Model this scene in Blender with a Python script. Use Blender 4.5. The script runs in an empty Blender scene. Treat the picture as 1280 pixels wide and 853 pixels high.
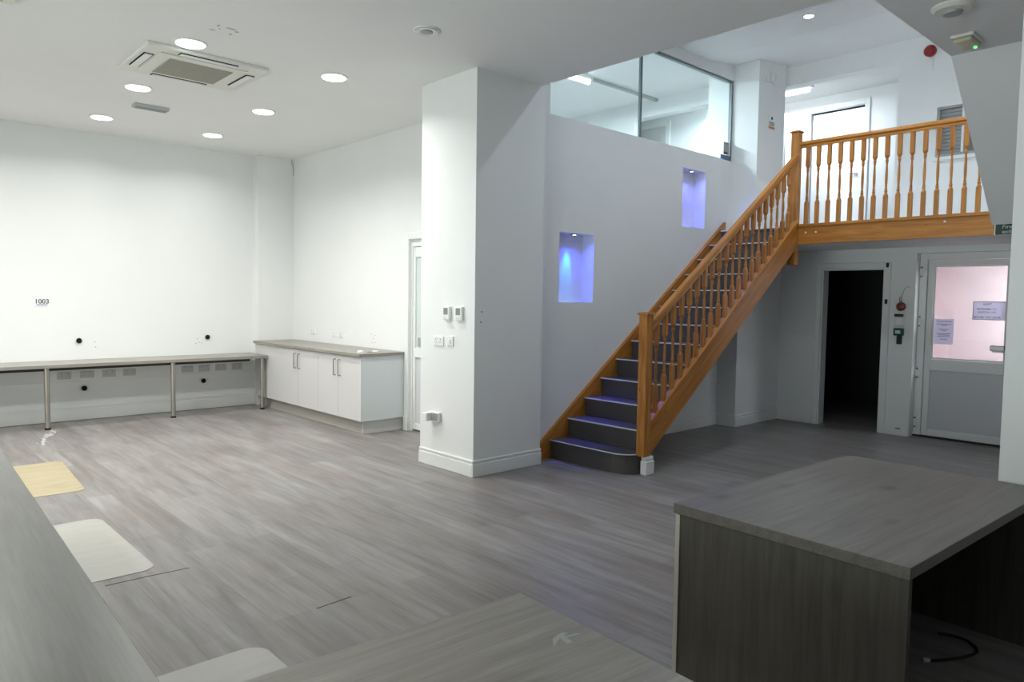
import bpy, bmesh, math, random
from mathutils import Vector, Matrix
random.seed(7)
scn = bpy.context.scene
COL = scn.collection
R = math.radians

# ------------------------------------------------------------------ materials
def mat(name, col=(.8, .8, .8), rough=.5, metal=0., emit=None, estr=0., spec=.5, trans=0., ior=1.45):
    m = bpy.data.materials.new(name); m.use_nodes = True
    b = m.node_tree.nodes['Principled BSDF']
    b.inputs['Base Color'].default_value = (*col, 1)
    b.inputs['Roughness'].default_value = rough
    b.inputs['Metallic'].default_value = metal
    b.inputs['Specular IOR Level'].default_value = spec
    b.inputs['Transmission Weight'].default_value = trans
    b.inputs['IOR'].default_value = ior
    if emit:
        b.inputs['Emission Color'].default_value = (*emit, 1)
        b.inputs['Emission Strength'].default_value = estr
    return m

class NT:
    def __init__(s, m): s.t = m.node_tree; s.b = s.t.nodes['Principled BSDF']
    def n(s, kind, **kw):
        nd = s.t.nodes.new(kind)
        for k, v in kw.items(): setattr(nd, k, v)
        return nd
    def l(s, a, b): s.t.links.new(a, b)
    def coord(s, which='Object'): return s.n('ShaderNodeTexCoord').outputs[which]
    def mapping(s, vec, scale=(1, 1, 1), rot=(0, 0, 0)):
        mp = s.n('ShaderNodeMapping'); mp.inputs['Scale'].default_value = scale; mp.inputs['Rotation'].default_value = rot
        s.l(vec, mp.inputs['Vector']); return mp.outputs['Vector']
    def noise(s, vec, scale, detail=4, rough=.55, dist=0.):
        nz = s.n('ShaderNodeTexNoise'); nz.inputs['Scale'].default_value = scale
        nz.inputs['Detail'].default_value = detail; nz.inputs['Roughness'].default_value = rough
        nz.inputs['Distortion'].default_value = dist
        s.l(vec, nz.inputs['Vector']); return nz.outputs['Fac']
    def ramp(s, fac, stops):
        r = s.n('ShaderNodeValToRGB'); e = r.color_ramp.elements
        while len(e) < len(stops): e.new(.5)
        for i, (p, c) in enumerate(stops): e[i].position = p; e[i].color = (*c, 1)
        s.l(fac, r.inputs['Fac']); return r.outputs['Color']
    def mix(s, a, b, fac=.5, mode='MULTIPLY'):
        mx = s.n('ShaderNodeMix', data_type='RGBA', blend_type=mode)
        for sock, v in ((mx.inputs[0], fac), (mx.inputs[6], a), (mx.inputs[7], b)):
            if hasattr(v, 'links') or hasattr(v, 'is_linked'): s.l(v, sock)
            elif isinstance(v, (int, float)): sock.default_value = v
            else: sock.default_value = (*v, 1)
        return mx.outputs[2]
    def bump(s, fac, strength=.1, dist=.002):
        bp = s.n('ShaderNodeBump'); bp.inputs['Strength'].default_value = strength; bp.inputs['Distance'].default_value = dist
        s.l(fac, bp.inputs['Height']); s.l(bp.outputs['Normal'], s.b.inputs['Normal'])

def paint(name, col, rough=.55, amp=.03):
    m = mat(name, col, rough); t = NT(m); c = t.coord()
    f = t.noise(c, 1.3, 4); lo = tuple(x * (1 - amp) for x in col)
    t.l(t.ramp(f, ((.3, lo), (.7, col))), t.b.inputs['Base Color'])
    t.bump(t.noise(c, 160, 2), .06, .001)
    return m

def laminate(name, c0, c1, axis, rough=.42, knots=True):
    """grey oak laminate; axis = 0/1/2 grain direction"""
    m = mat(name, c0, rough); t = NT(m); c = t.coord()
    sc = [16., 16., 16.]; sc[axis] = 1.1
    f = t.noise(t.mapping(c, sc), 1.6, 8, .68, .35)
    sc2 = [90., 90., 90.]; sc2[axis] = 3.
    g = t.noise(t.mapping(c, sc2), 1.3, 3, .6)
    col = t.ramp(f, ((.28, c0), (.72, c1)))
    col = t.mix(col, t.ramp(g, ((.3, (.78, .77, .76)), (.65, (1, 1, 1)))), .75)
    if knots:
        k = [3.6, 3.6, 3.6]; k[axis] = 1.9
        vn = t.n('ShaderNodeTexVoronoi'); vn.inputs['Scale'].default_value = 1.25
        t.l(t.mapping(c, k), vn.inputs['Vector'])
        col = t.mix(col, t.ramp(vn.outputs['Distance'], ((.05, (.42, .40, .38)), (.20, (1, 1, 1)))), .8)
    t.l(col, t.b.inputs['Base Color'])
    t.bump(g, .05, .001)
    return m

def pine(name, axis, c0=(.30, .105, .016), c1=(.52, .22, .042), slope=None):
    m = mat(name, c0, .34); t = NT(m); c = t.coord()
    if slope is not None: c = t.mapping(c, rot=(0, slope, 0))
    sc = [22., 22., 22.]; sc[axis] = 1.6
    f = t.noise(t.mapping(c, sc), 1.3, 6, .6, .8)
    col = t.ramp(f, ((.3, c0), (.68, c1)))
    k = [4., 4., 4.]; k[axis] = 2.0
    vn = t.n('ShaderNodeTexVoronoi'); vn.inputs['Scale'].default_value = 1.5
    t.l(t.mapping(c, k), vn.inputs['Vector'])
    col = t.mix(col, t.ramp(vn.outputs['Distance'], ((.02, (.35, .2, .12)), (.07, (1, 1, 1)))), .85)
    t.l(col, t.b.inputs['Base Color'])
    return m

M = {}
M['wall'] = paint('white wall paint', (.80, .81, .805))
M['ceil'] = paint('white ceiling paint', (.84, .845, .835), .7)
M['trimw'] = paint('white satin trim', (.80, .81, .80), .35, .015)
M['bouncecut'] = paint('bounce cutting dark wall', (.13, .13, .135))
M['pinkwall'] = paint('pink wall paint', (.80, .67, .69))
M['unlitwall'] = paint('unlit room painted shade', (.035, .035, .035))  # near-black colour stands in for the unlit room's shade
M['white'] = mat('white plastic', (.78, .79, .78), .35)
M['doorw'] = mat('white door panel', (.62, .63, .65), .35)
M['plate'] = mat('aged socket plate', (.56, .56, .53), .4)
M['cream'] = mat('cream plastic', (.74, .73, .67), .4)
M['cab'] = paint('white cabinet laminate', (.62, .61, .60), .32, .01)
M['cabgrey'] = paint('pale grey end panel', (.68, .72, .73), .35, .01)
M['grey'] = mat('grey plastic', (.36, .37, .36), .45)
M['ventgrey'] = mat('mid grey vent', (.50, .51, .53), .5)
M['lcd'] = mat('grey display', (.24, .26, .25), .2)
M['black'] = mat('black plastic', (.012, .012, .013), .4)
M['darksteel'] = mat('dark metal rail', (.05, .05, .05), .4, .4)
M['steel'] = mat('brushed steel', (.50, .47, .41), .33, 1.)
M['nickel'] = mat('dull nickel', (.34, .34, .34), .32, 1.)
M['alu'] = mat('dark aluminium trim', (.20, .23, .24), .4, .6)
M['nosing'] = mat('white metal nosing', (.72, .73, .76), .3)
M['vinyl'] = paint('charcoal stair vinyl', (.095, .089, .086), .3, .25)
M['lampon'] = mat('lit lamp diffuser', (.9, .9, .9), .5, emit=(.93, .98, 1.), estr=9.)
M['lampoff'] = mat('unlit lamp reflector', (.55, .56, .55), .25, .3)
M['tube'] = mat('lit fluorescent tube', (.9, .9, .9), .5, emit=(.9, .97, 1.), estr=9.)
M['blueled'] = mat('lit blue lamp', (.5, .6, .9), .5, emit=(.5, .6, 1.), estr=10.)
M['greenled'] = mat('lit green indicator', (.1, .6, .2), .5, emit=(.1, 1., .25), estr=2.2)
M['red'] = mat('red plastic', (.22, .008, .008), .3)
M['redbrown'] = mat('red brown plastic', (.16, .035, .02), .4)
M['green'] = mat('green plastic', (.008, .075, .035), .4)
M['signgreen'] = mat('green sign', (.004, .05, .025), .4)
M['ink'] = mat('black ink', (.05, .05, .07), .6)
M['inkdark'] = mat('dark grey ink', (.13, .13, .15), .6)
M['inkred'] = mat('red ink', (.45, .12, .12), .6)
M['inkgrey'] = mat('grey ink', (.35, .36, .45), .6)
M['paper'] = mat('white paper', (.82, .83, .86), .7)
def thin_paper():
    m = bpy.data.materials.new('thin backlit paper'); m.use_nodes = True; nt = m.node_tree; nt.nodes.clear()
    o = nt.nodes.new('ShaderNodeOutputMaterial'); mx = nt.nodes.new('ShaderNodeMixShader'); mx.inputs[0].default_value = .55
    d = nt.nodes.new('ShaderNodeBsdfDiffuse'); d.inputs[0].default_value = (.84, .85, .92, 1)
    t = nt.nodes.new('ShaderNodeBsdfTranslucent'); t.inputs[0].default_value = (.84, .86, .98, 1)
    nt.links.new(d.outputs[0], mx.inputs[1]); nt.links.new(t.outputs[0], mx.inputs[2]); nt.links.new(mx.outputs[0], o.inputs[0]); return m
M['thinpaper'] = thin_paper()
M['orange'] = mat('orange print', (.55, .16, .07), .6)
M['bluelabel'] = mat('blue label', (.10, .17, .28), .5)
M['hole'] = mat('dark cut hole', (.006, .006, .006), .9)
M['scuff'] = mat('pale scuff', (.42, .42, .41), .6)
M['socketdark'] = mat('socket slots', (.3, .3, .3), .5)
M['wire'] = mat('brown wire', (.38, .30, .24), .6)
M['dome'] = mat('yellowed clear plastic', (.55, .52, .36), .25)
M['grille'] = mat('beige grille', (.40, .385, .32), .6)
M['blind'] = mat('grey window blind', (.34, .35, .36), .6)
M['frosted'] = mat('frosted pane', (.62, .68, .68), .35)
M['copper'] = mat('worn pale edge', (.50, .47, .40), .5)
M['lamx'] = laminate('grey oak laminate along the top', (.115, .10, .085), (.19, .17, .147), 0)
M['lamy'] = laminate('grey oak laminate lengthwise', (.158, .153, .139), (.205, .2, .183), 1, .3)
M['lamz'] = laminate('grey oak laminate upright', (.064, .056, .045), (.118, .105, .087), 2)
M['bench'] = laminate('pale grey bench laminate', (.24, .225, .195), (.33, .315, .28), 0, .35, False)
M['benchy'] = laminate('pale grey worktop laminate', (.24, .22, .19), (.33, .31, .275), 1, .35, False)
M['plinth'] = paint('taupe plinth board', (.40, .38, .34), .5, .03)
M['pinex'] = pine('varnished pine along', 0)
M['pineslope'] = pine('varnished pine sloping', 0, slope=math.atan(.75))
M['piney'] = pine('varnished pine crosswise', 1)
M['pinez'] = pine('varnished pine upright', 2)

def floor_material():
    m = mat('grey brown vinyl planks', (.2, .2, .2), .36, spec=.22); t = NT(m); c = t.coord()
    sp = t.n('ShaderNodeSeparateXYZ'); t.l(c, sp.inputs[0])
    cb = t.n('ShaderNodeCombineXYZ'); t.l(sp.outputs[1], cb.inputs[0]); t.l(sp.outputs[0], cb.inputs[1])
    br = t.n('ShaderNodeTexBrick'); br.offset = .37; br.offset_frequency = 2; br.squash = 1
    for k, v in (('Scale', 1.), ('Mortar Size', .0012), ('Mortar Smooth', .1), ('Bias', 0.), ('Brick Width', 1.22), ('Row Height', .18)):
        br.inputs[k].default_value = v
    br.inputs['Color1'].default_value = (.225, .212, .204, 1); br.inputs['Color2'].default_value = (.275, .266, .258, 1)
    br.inputs['Mortar'].default_value = (.17, .16, .152, 1)
    t.l(cb.outputs[0], br.inputs['Vector'])
    s1 = t.noise(t.mapping(c, (9, .75, 1)), 1.4, 5, .6, .5)
    s2 = t.noise(t.mapping(c, (70, 3, 1)), 1.2, 3, .6)
    s3 = t.noise(t.mapping(c, (2.6, 1.1, 1)), 1.1, 4, .6)
    col = t.mix(br.outputs['Color'], t.ramp(s1, ((.3, (.70, .69, .69)), (.7, (1.12, 1.12, 1.12)))), 1.)
    col = t.mix(col, t.ramp(s2, ((.3, (.86, .85, .85)), (.7, (1.04, 1.04, 1.04)))), 1.)
    col = t.mix(col, t.ramp(s3, ((.35, (.93, .88, .845)), (.62, (1.04, 1.05, 1.06)))), 1.)
    t.l(col, t.b.inputs['Base Color'])
    t.l(t.ramp(s3, ((.3, (.30,) * 3), (.7, (.44,) * 3))), t.b.inputs['Roughness'])
    t.bump(s2, .04, .001)
    return m
M['floor'] = floor_material()

def glass_material():
    m = bpy.data.materials.new('clear partition glass'); m.use_nodes = True; nt = m.node_tree
    nt.nodes.clear()
    o = nt.nodes.new('ShaderNodeOutputMaterial'); mx = nt.nodes.new('ShaderNodeMixShader')
    tr = nt.nodes.new('ShaderNodeBsdfTransparent'); tr.inputs[0].default_value = (.90, .955, .945, 1)
    gl = nt.nodes.new('ShaderNodeBsdfGlossy'); gl.inputs['Roughness'].default_value = .02
    lw = nt.nodes.new('ShaderNodeLayerWeight'); lw.inputs['Blend'].default_value = .5
    pw = nt.nodes.new('ShaderNodeMath'); pw.operation = 'POWER'; pw.inputs[1].default_value = 5.
    ma = nt.nodes.new('ShaderNodeMath'); ma.operation = 'MULTIPLY_ADD'; ma.inputs[1].default_value = .9; ma.inputs[2].default_value = .035
    nt.links.new(lw.outputs['Facing'], pw.inputs[0]); nt.links.new(pw.outputs[0], ma.inputs[0])
    nt.links.new(ma.outputs[0], mx.inputs[0]); nt.links.new(tr.outputs[0], mx.inputs[1]); nt.links.new(gl.outputs[0], mx.inputs[2])
    nt.links.new(mx.outputs[0], o.inputs[0])
    return m
M['glass'] = glass_material()

def patch_material(name, c0, c1):
    m = mat(name, c0, .5); t = NT(m); c = t.coord()
    f = t.noise(t.mapping(c, (3, 14, 1)), 1.3, 6, .65)
    t.l(t.ramp(f, ((.3, c0), (.7, c1))), t.b.inputs['Base Color']); return m
M['patchy'] = patch_material('yellowed bare screed', (.31, .25, .145), (.38, .335, .225))
M['patchw'] = patch_material('bare grey white screed', (.345, .337, .303), (.39, .38, .35))

# ------------------------------------------------------------------ mesh helpers
class MB:
    def __init__(s): s.bm = bmesh.new()
    def box(s, x0, x1, y0, y1, z0, z1, bev=0., seg=1):
        x0, x1 = min(x0, x1), max(x0, x1); y0, y1 = min(y0, y1), max(y0, y1); z0, z1 = min(z0, z1), max(z0, z1)
        v = [s.bm.verts.new((x, y, z)) for x in (x0, x1) for y in (y0, y1) for z in (z0, z1)]
        fs = [s.bm.faces.new([v[i] for i in q]) for q in ((0, 1, 3, 2), (4, 6, 7, 5), (0, 4, 5, 1), (2, 3, 7, 6), (0, 2, 6, 4), (1, 5, 7, 3))]
        if bev:
            es = list({e for f in fs for e in f.edges})
            bmesh.ops.bevel(s.bm, geom=es, offset=bev, segments=seg, affect='EDGES', profile=.5)
        return s
    def lathe(s, prof, org=(0, 0, 0), axis='Z', n=24):
        """prof: list of (radius, height) along axis"""
        rings = []
        for r, h in prof:
            ring = []
            for i in range(n):
                a = 2 * math.pi * i / n; c, d = r * math.cos(a), r * math.sin(a)
                p = {'Z': (c, d, h), 'X': (h, c, d), 'Y': (d, h, c)}[axis]
                ring.append(s.bm.verts.new(Vector(org) + Vector(p)))
            rings.append(ring)
        for a, b in zip(rings, rings[1:]):
            for i in range(n):
                j = (i + 1) % n; s.bm.faces.new((a[i], a[j], b[j], b[i]))
        s.bm.faces.new(rings[0][::-1]); s.bm.faces.new(rings[-1])
        return s
    def cyl(s, org, r, h, axis='Z', n=24): return s.lathe([(r, 0), (r, h)], org, axis, n)
    def prism(s, pts, axis, a0, a1):
        """polygon pts in the plane normal to axis (cyclic order x,y,z), pushed from a0 to a1"""
        def P(p, a): return {'X': (a, p[0], p[1]), 'Y': (p[0], a, p[1]), 'Z': (p[0], p[1], a)}[axis]
        A = [s.bm.verts.new(P(p, a0)) for p in pts]; B = [s.bm.verts.new(P(p, a1)) for p in pts]
        s.bm.faces.new(A); s.bm.faces.new(B[::-1])
        n = len(pts)
        for i in range(n): j = (i + 1) % n; s.bm.faces.new((A[i], B[i], B[j], A[j]))
        return s
    def sweep(s, prof, pa, pb, across='Y'):
        """profile (u,z) carried from pa to pb with upright ends"""
        def P(o, q): return (o[0], o[1] + q[0], o[2] + q[1]) if across == 'Y' else (o[0] + q[0], o[1], o[2] + q[1])
        A = [s.bm.verts.new(P(pa, q)) for q in prof]; B = [s.bm.verts.new(P(pb, q)) for q in prof]
        s.bm.faces.new(A); s.bm.faces.new(B[::-1]); n = len(prof)
        for i in range(n): j = (i + 1) % n; s.bm.faces.new((A[i], B[i], B[j], A[j]))
        return s
    def tube(s, pts, r, n=8):
        pts = [Vector(p) for p in pts]; rings = []
        for i, p in enumerate(pts):
            d = (pts[min(i + 1, len(pts) - 1)] - pts[max(i - 1, 0)]).normalized()
            u = d.cross(Vector((0, 0, 1))) if abs(d.z) < .95 else d.cross(Vector((1, 0, 0)))
            u.normalize(); w = d.cross(u)
            rings.append([s.bm.verts.new(p + r * (math.cos(2 * math.pi * k / n) * u + math.sin(2 * math.pi * k / n) * w)) for k in range(n)])
        for a, b in zip(rings, rings[1:]):
            for i in range(n): j = (i + 1) % n; s.bm.faces.new((a[i], a[j], b[j], b[i]))
        s.bm.faces.new(rings[0][::-1]); s.bm.faces.new(rings[-1]); return s
    def grid(s, axis, cuts_u, cuts_v, solid, w0, w1):
        """a wall slab of cells; solid(u,v) -> (w0,w1) or None, faces only where solid meets empty"""
        def P(u, v, w): return {'X': (w, u, v), 'Y': (u, w, v), 'Z': (u, v, w)}[axis]
        U, V = sorted(cuts_u), sorted(cuts_v); W = sorted({w0, w1} | {w for u0, u1 in zip(U, U[1:]) for v0, v1 in zip(V, V[1:]) for w in (solid((u0 + u1) / 2, (v0 + v1) / 2) or ())})
        vs = {}
        def vert(u, v, w):
            k = (round(u, 5), round(v, 5), round(w, 5))
            if k not in vs: vs[k] = s.bm.verts.new(P(u, v, w))
            return vs[k]
        def full(i, j, k):
            if not (0 <= i < len(U) - 1 and 0 <= j < len(V) - 1 and 0 <= k < len(W) - 1): return False
            r = solid((U[i] + U[i + 1]) / 2, (V[j] + V[j + 1]) / 2)
            return bool(r) and r[0] - 1e-6 <= W[k] and W[k + 1] <= r[1] + 1e-6
        for i in range(len(U) - 1):
            for j in range(len(V) - 1):
                for k in range(len(W) - 1):
                    if not full(i, j, k): continue
                    a, b, c, d, e, f = U[i], U[i + 1], V[j], V[j + 1], W[k], W[k + 1]
                    for (di, dj, dk), q in (((-1, 0, 0), ((a, c, e), (a, c, f), (a, d, f), (a, d, e))), ((1, 0, 0), ((b, c, e), (b, d, e), (b, d, f), (b, c, f))),
                                            ((0, -1, 0), ((a, c, e), (b, c, e), (b, c, f), (a, c, f))), ((0, 1, 0), ((a, d, e), (a, d, f), (b, d, f), (b, d, e))),
                                            ((0, 0, -1), ((a, c, e), (a, d, e), (b, d, e), (b, c, e))), ((0, 0, 1), ((a, c, f), (b, c, f), (b, d, f), (a, d, f)))):
                        if not full(i + di, j + dj, k + dk): s.bm.faces.new([vert(*p) for p in q])
        return s
    def build(s, name, m, parent=None, smooth=False, xf=None, **props):
        bmesh.ops.recalc_face_normals(s.bm, faces=s.bm.faces)
        if xf is not None: s.bm.transform(xf)
        root = parent
        if parent is not None:
            s.bm.transform(world_of(parent).inverted())
        me = bpy.data.meshes.new(name); s.bm.to_mesh(me); s.bm.free()
        me.materials.append(M[m] if isinstance(m, str) else m)
        if smooth:
            for p in me.polygons: p.use_smooth = True
            me.set_sharp_from_angle(angle=R(35))
        o = bpy.data.objects.new(name, me); COL.objects.link(o)
        if parent is not None: o.parent = parent
        for k, v in props.items(): o[k] = v
        return o

def world_of(o):
    mw = Matrix.Identity(4)
    while o is not None:
        mw = Matrix.LocRotScale(o.location, o.rotation_euler, None) @ mw; o = o.parent
    return mw

def thing(name, label, cat, loc=(0, 0, 0), rz=0., group=None):
    o = bpy.data.objects.new(name, None); COL.objects.link(o); o.empty_display_size = .1
    o.location = loc; o.rotation_euler = (0, 0, rz); o['label'] = label; o['category'] = cat
    if group: o['group'] = group
    return o
def tag(o, label, cat, group=None):
    o['label'] = label; o['category'] = cat
    if group: o['group'] = group
    return o
def dup(root, loc, label, group=None):
    c = root.copy(); COL.objects.link(c); c.location = loc; c['label'] = label
    if group: c['group'] = group
    for ch in list(root.children):
        d = ch.copy(); COL.objects.link(d); d.parent = c
        for g in list(ch.children):
            e = g.copy(); COL.objects.link(e); e.parent = d
    return c
def struct(o):
    o['kind'] = 'structure'; return o

def text(s, size, loc, facing, m, parent, name='lettering', extr=.0006, align='CENTER', spacing=1., offset=0.):
    cu = bpy.data.curves.new('tmp', 'FONT'); cu.body = s; cu.size = size; cu.extrude = extr; cu.offset = offset
    cu.align_x = align; cu.align_y = 'CENTER'; cu.resolution_u = 3; cu.space_character = spacing
    ob = bpy.data.objects.new('tmp', cu); COL.objects.link(ob)
    me = bpy.data.meshes.new_from_object(ob.evaluated_get(bpy.context.evaluated_depsgraph_get()))
    bpy.data.objects.remove(ob); me.name = name
    cols = {'-X': ((0, -1, 0), (0, 0, 1), (-1, 0, 0)), '-Y': ((1, 0, 0), (0, 0, 1), (0, -1, 0))}[facing]
    mw = Matrix.Translation(loc) @ Matrix(cols).transposed().to_4x4()
    if parent is not None: mw = world_of(parent).inverted() @ mw
    me.transform(mw); me.materials.clear(); me.materials.append(M[m])
    o = bpy.data.objects.new(name, me); COL.objects.link(o); o.parent = parent
    return o

# ------------------------------------------------------------------ sizes (metres; X runs up the stairs, Y runs left along the cabinets)
CH = 3.475            # main ceiling
FL = 2.41             # landing floor
XB, XW = 9.05, 4.73   # back wall face, cabinet wall face
YS, YB = 4.88, 9.95   # stair wall face, bench wall face

# ------------------------------------------------------------------ setting
fl = MB().box(-3.2, 12.2, -2.7, 10.2, -.12, 0).build('floor', 'floor'); struct(fl)
g = MB().prism([(.95, 4.183), (1.16, 4.176), (1.374, 4.160), (1.374, 4.163), (1.16, 4.1795), (.95, 4.1865)], 'Z', .0003, .0016)
g.prism([(1.66, 3.205), (1.86, 3.219), (1.86, 3.222), (1.66, 3.208)], 'Z', .0003, .0016)
g.build('plank_gap', 'hole', fl)

struct(MB().box(-3.2, 4.68, -2.7, 10.2, CH, CH + .13).box(4.681, 4.855, 4.86, 10.2, CH, CH + .13).box(4.681, 6.36, -2.7, 1.92, CH, CH + .13).build('ceiling', 'ceil'))
# sloping underside of the next flight
sx1, sz1 = 7.695, 2.278
struct(MB().prism([(6.36, CH), (sx1, sz1), (sx1 + .1, sz1 + .09), (6.36, CH + .13)], 'Y', -1.3, 1.92).build('ceiling_sloping_soffit', 'ceil'))
struct(MB().box(7.90, 9.05, -1.3, 1.92, 2.20, 2.40).build('ceiling_under_flight', 'ceil'))
struct(MB().box(7.80, 7.90, -1.3, 1.925, 2.19, 2.40).build('trim_soffit_fascia', 'wall'))
# upper ceiling: flat, then rising to the back wall
struct(MB().prism([(4.56, 4.41), (7.6, 4.41), (9.05, 4.575), (9.05, 4.75), (4.56, 4.75)], 'Y', 1.80, 4.88).build('ceiling_stairwell', 'ceil'))
struct(MB().box(4.73, 9.06, 5.0, 9.4, 4.575, 4.75).build('ceiling_upper_room', 'ceil'))
struct(MB().box(9.2, 12.2, 1.8, 9.4, 4.56, 4.75).build('ceiling_corridor', 'ceil'))

# walls
struct(MB().box(-3.2, 4.85, YB, YB + .12, 0, CH).build('wall_bench_side', 'wall'))
struct(MB().box(4.20, 4.73, 9.80, YB, 0, CH).build('wall_corner_nib', 'wall'))
def cabwall(u, v): return None if (5.95 < u < 6.89 and v < 2.20) else (XW, XW + .12)
struct(MB().grid('X', [5.52, 5.95, 6.89, 9.95], [0, 2.20, CH], cabwall, XW, XW + .12).build('wall_cabinet_side', 'wall'))
struct(MB().box(3.92, XW, 4.735, 5.52, 0, CH).build('wall_pillar', 'wall'))
struct(MB().box(3.945, 4.7, -.6, .905, 0, CH).build('wall_front_pillar', 'wall'))
niches = [(5.10, 5.605, 1.517, 2.20), (7.14, 7.612, 2.412, 3.088)]
def stairwall(u, v):
    if u > 7.97 and v > 2.3: return (YS + .015, YS + .34)
    for a, b, c, d in niches:
        if a < u < b and c < v < d: return (YS + .16, YS + .34)
    return (YS, YS + .34)
struct(MB().grid('Y', [4.73, 5.10, 5.605, 7.14, 7.612, 7.97, 8.2], [0, 1.517, 2.20, 2.3, 2.412, 3.088, 3.30], stairwall, YS, YS + .34).build('wall_stair_side', 'wall'))
struct(MB().box(4.735, 4.96, YS + .02, YS + .3, 3.30, 4.60).build('wall_partition_stub', 'wall'))
struct(MB().box(4.96, 8.2, YS, YS + .14, 4.285, 4.60).build('wall_partition_bulkhead', 'wall'))
struct(MB().box(8.0, XB, 4.62, YS + .34, 0, 2.2).build('wall_lower_pier', 'wall'))
struct(MB().box(8.2, 8.86, 4.55, 5.25, FL, 4.60).build('wall_upper_pier', 'wall'))
def backwall(u, v):
    if 3.325 < u < 4.07 and v < 1.965: return None
    if 1.97 < u < 2.985 and v < 2.13: return None
    if 3.27 < u < 4.74 and 2.41 < v < 4.345: return None
    if 2.30 < u < 2.845 and 3.19 < v < 3.75: return None
    if 5.25 < u < 7.10 and 2.41 < v < 4.34: return None
    return (XB, XB + .15)
struct(MB().grid('X', [-2.7, 1.97, 2.30, 2.845, 2.985, 3.27, 3.325, 4.07, 4.74, 5.25, 7.10, 9.4], [0, 1.965, 2.13, 2.41, 3.19, 3.75, 4.34, 4.345, 4.65],
                backwall, XB, XB + .15).build('wall_back', 'wall'))
struct(MB().box(4.55, 4.67, 1.92, YS, CH + .131, 4.60).build('wall_stairwell_front', 'wall'))
struct(MB().prism([(4.56, CH + .131), (6.36, CH + .131), (sx1 + .1, sz1 + .1), (9.05, 2.41), (9.05, 4.6), (4.56, 4.6)], 'Y', 1.80, 1.918).build('wall_stairwell_right', 'wall'))
struct(MB().box(-3.2, 12.2, -2.7, -2.58, 0, CH).build('wall_right_end', 'bouncecut'))  # unseen wall made dark to cut bounce light under the desk
def frontwall(u, v): return None if (-.2 < u < 4.75 and .25 < v < 1.75) else (-3.2, -3.08)
struct(MB().grid('X', [-2.58, -.2, 4.75, 9.95], [0, .25, 1.75, CH], frontwall, -3.2, -3.08).build('wall_behind', 'wall'))
w = thing('added_window', 'added unseen window behind the camera for fill light', 'window', (-3.14, 2.27, .25)); w['kind'] = 'structure'  # made-up window, added to light the front pillar and back wall
b = MB()
for y in (-.2, 1.43, 3.06, 4.69): b.box(-3.17, -3.11, y, y + .06, .25, 1.75)
b.box(-3.17, -3.11, -.2, 4.75, .25, .31).box(-3.17, -3.11, -.2, 4.75, 1.69, 1.75).build('window_frame', 'alu', w)
MB().box(-3.145, -3.135, -.2, 4.75, .25, 1.75).build('glass_pane', 'glass', w)
# landing floor and the upper room floor
struct(MB().box(7.93, XB, 1.925, YS, 2.20, FL).build('floor_landing', 'ceil'))
struct(MB().box(4.85, XB, YS + .34, 9.4, 2.25, FL).box(9.20, 12.2, 1.8, 9.4, 2.25, FL).build('floor_upper', 'vinyl'))
struct(MB().box(4.86, 12.2, 9.4, 9.52, 2.25, 4.75).build('wall_upper_far_side', 'wall'))
struct(MB().box(4.855, 4.975, 5.22, 9.4, FL, 4.6).build('wall_upper_left', 'wall'))
# corridor behind the landing: far wall with a doorway, room beyond the glass
def corr(u, v): return None if (4.25 < u < 5.02 and v < 4.35) else (10.6, 10.72)
struct(MB().grid('X', [1.8, 4.25, 5.02, 5.75], [FL, 4.35, 4.56], corr, 10.6, 10.72).build('wall_corridor_end', 'wall'))
struct(MB().box(9.2, 10.72, 5.75, 5.87, FL, 4.56).build('wall_corridor_left', 'wall'))
struct(MB().box(9.2, 12.2, 1.8, 1.92, FL, 4.56).build('wall_corridor_right', 'wall'))
struct(MB().box(12.08, 12.2, 1.92, 9.4, FL, 4.56).build('wall_upper_end', 'wall'))
# rooms behind the two lower doors
struct(MB().box(9.92, 10.0, .4, 3.15, 0, 2.25).box(9.2, 9.92, .3, .4, 0, 2.25).box(9.2, 9.92, 3.08, 3.15, 0, 2.25).build('wall_lobby', 'pinkwall'))
struct(MB().box(11.4, 11.5, 3.15, 5.2, 0, 2.25).box(9.2, 11.4, 5.1, 5.2, 0, 2.25).box(9.2, 11.4, 3.16, 3.22, 0, 2.25).build('wall_dark_room', 'unlitwall'))
# porch behind the doorway beside the cabinets
struct(MB().box(4.85, 6.0, 7.05, 7.12, 0, 2.25).box(4.85, 6.0, 5.60, 5.70, 0, 2.25).box(5.95, 6.0, 5.70, 7.05, 0, 2.25).build('wall_porch', 'wall'))

# skirting with a moulded top
def skirt(name, runs, h=.145, t=.018):
    b = MB()
    for (x0, y0, x1, y1, nx, ny) in runs:
        for z0, z1, tt in ((0, h * .78, t), (h * .78, h * .86, t * .55), (h * .86, h, t * .8)):
            b.box(min(x0, x1) + min(0, nx * tt), max(x0, x1) + max(0, nx * tt), min(y0, y1) + min(0, ny * tt), max(y0, y1) + max(0, ny * tt), z0, z1, .003)
    return struct(b.build(name, 'trimw'))
skirt('baseboard_pillar', [(3.92, 4.735, 3.92, 5.52, -1, 0), (3.902, 4.735, 4.735, 4.735, 0, -1)])
skirt('baseboard_bench_side', [(-3.08, YB, 4.20, YB, 0, -1), (4.20, 9.80, 4.20, YB - .018, -1, 0)], .17)
skirt('baseboard_stair_side', [(5.3, YS, 8.0, YS, 0, -1)])
skirt('baseboard_pier', [(8.0, 4.62, 8.0, YS - .018, -1, 0), (7.982, 4.62, XB, 4.62, 0, -1)])
skirt('baseboard_back', [(XB, 4.145, XB, 4.602, -1, 0), (XB, 2.99, XB, 3.25, -1, 0)])
skirt('baseboard_doorway', [(XW, 5.52, XW, 5.87, -1, 0)])

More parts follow.
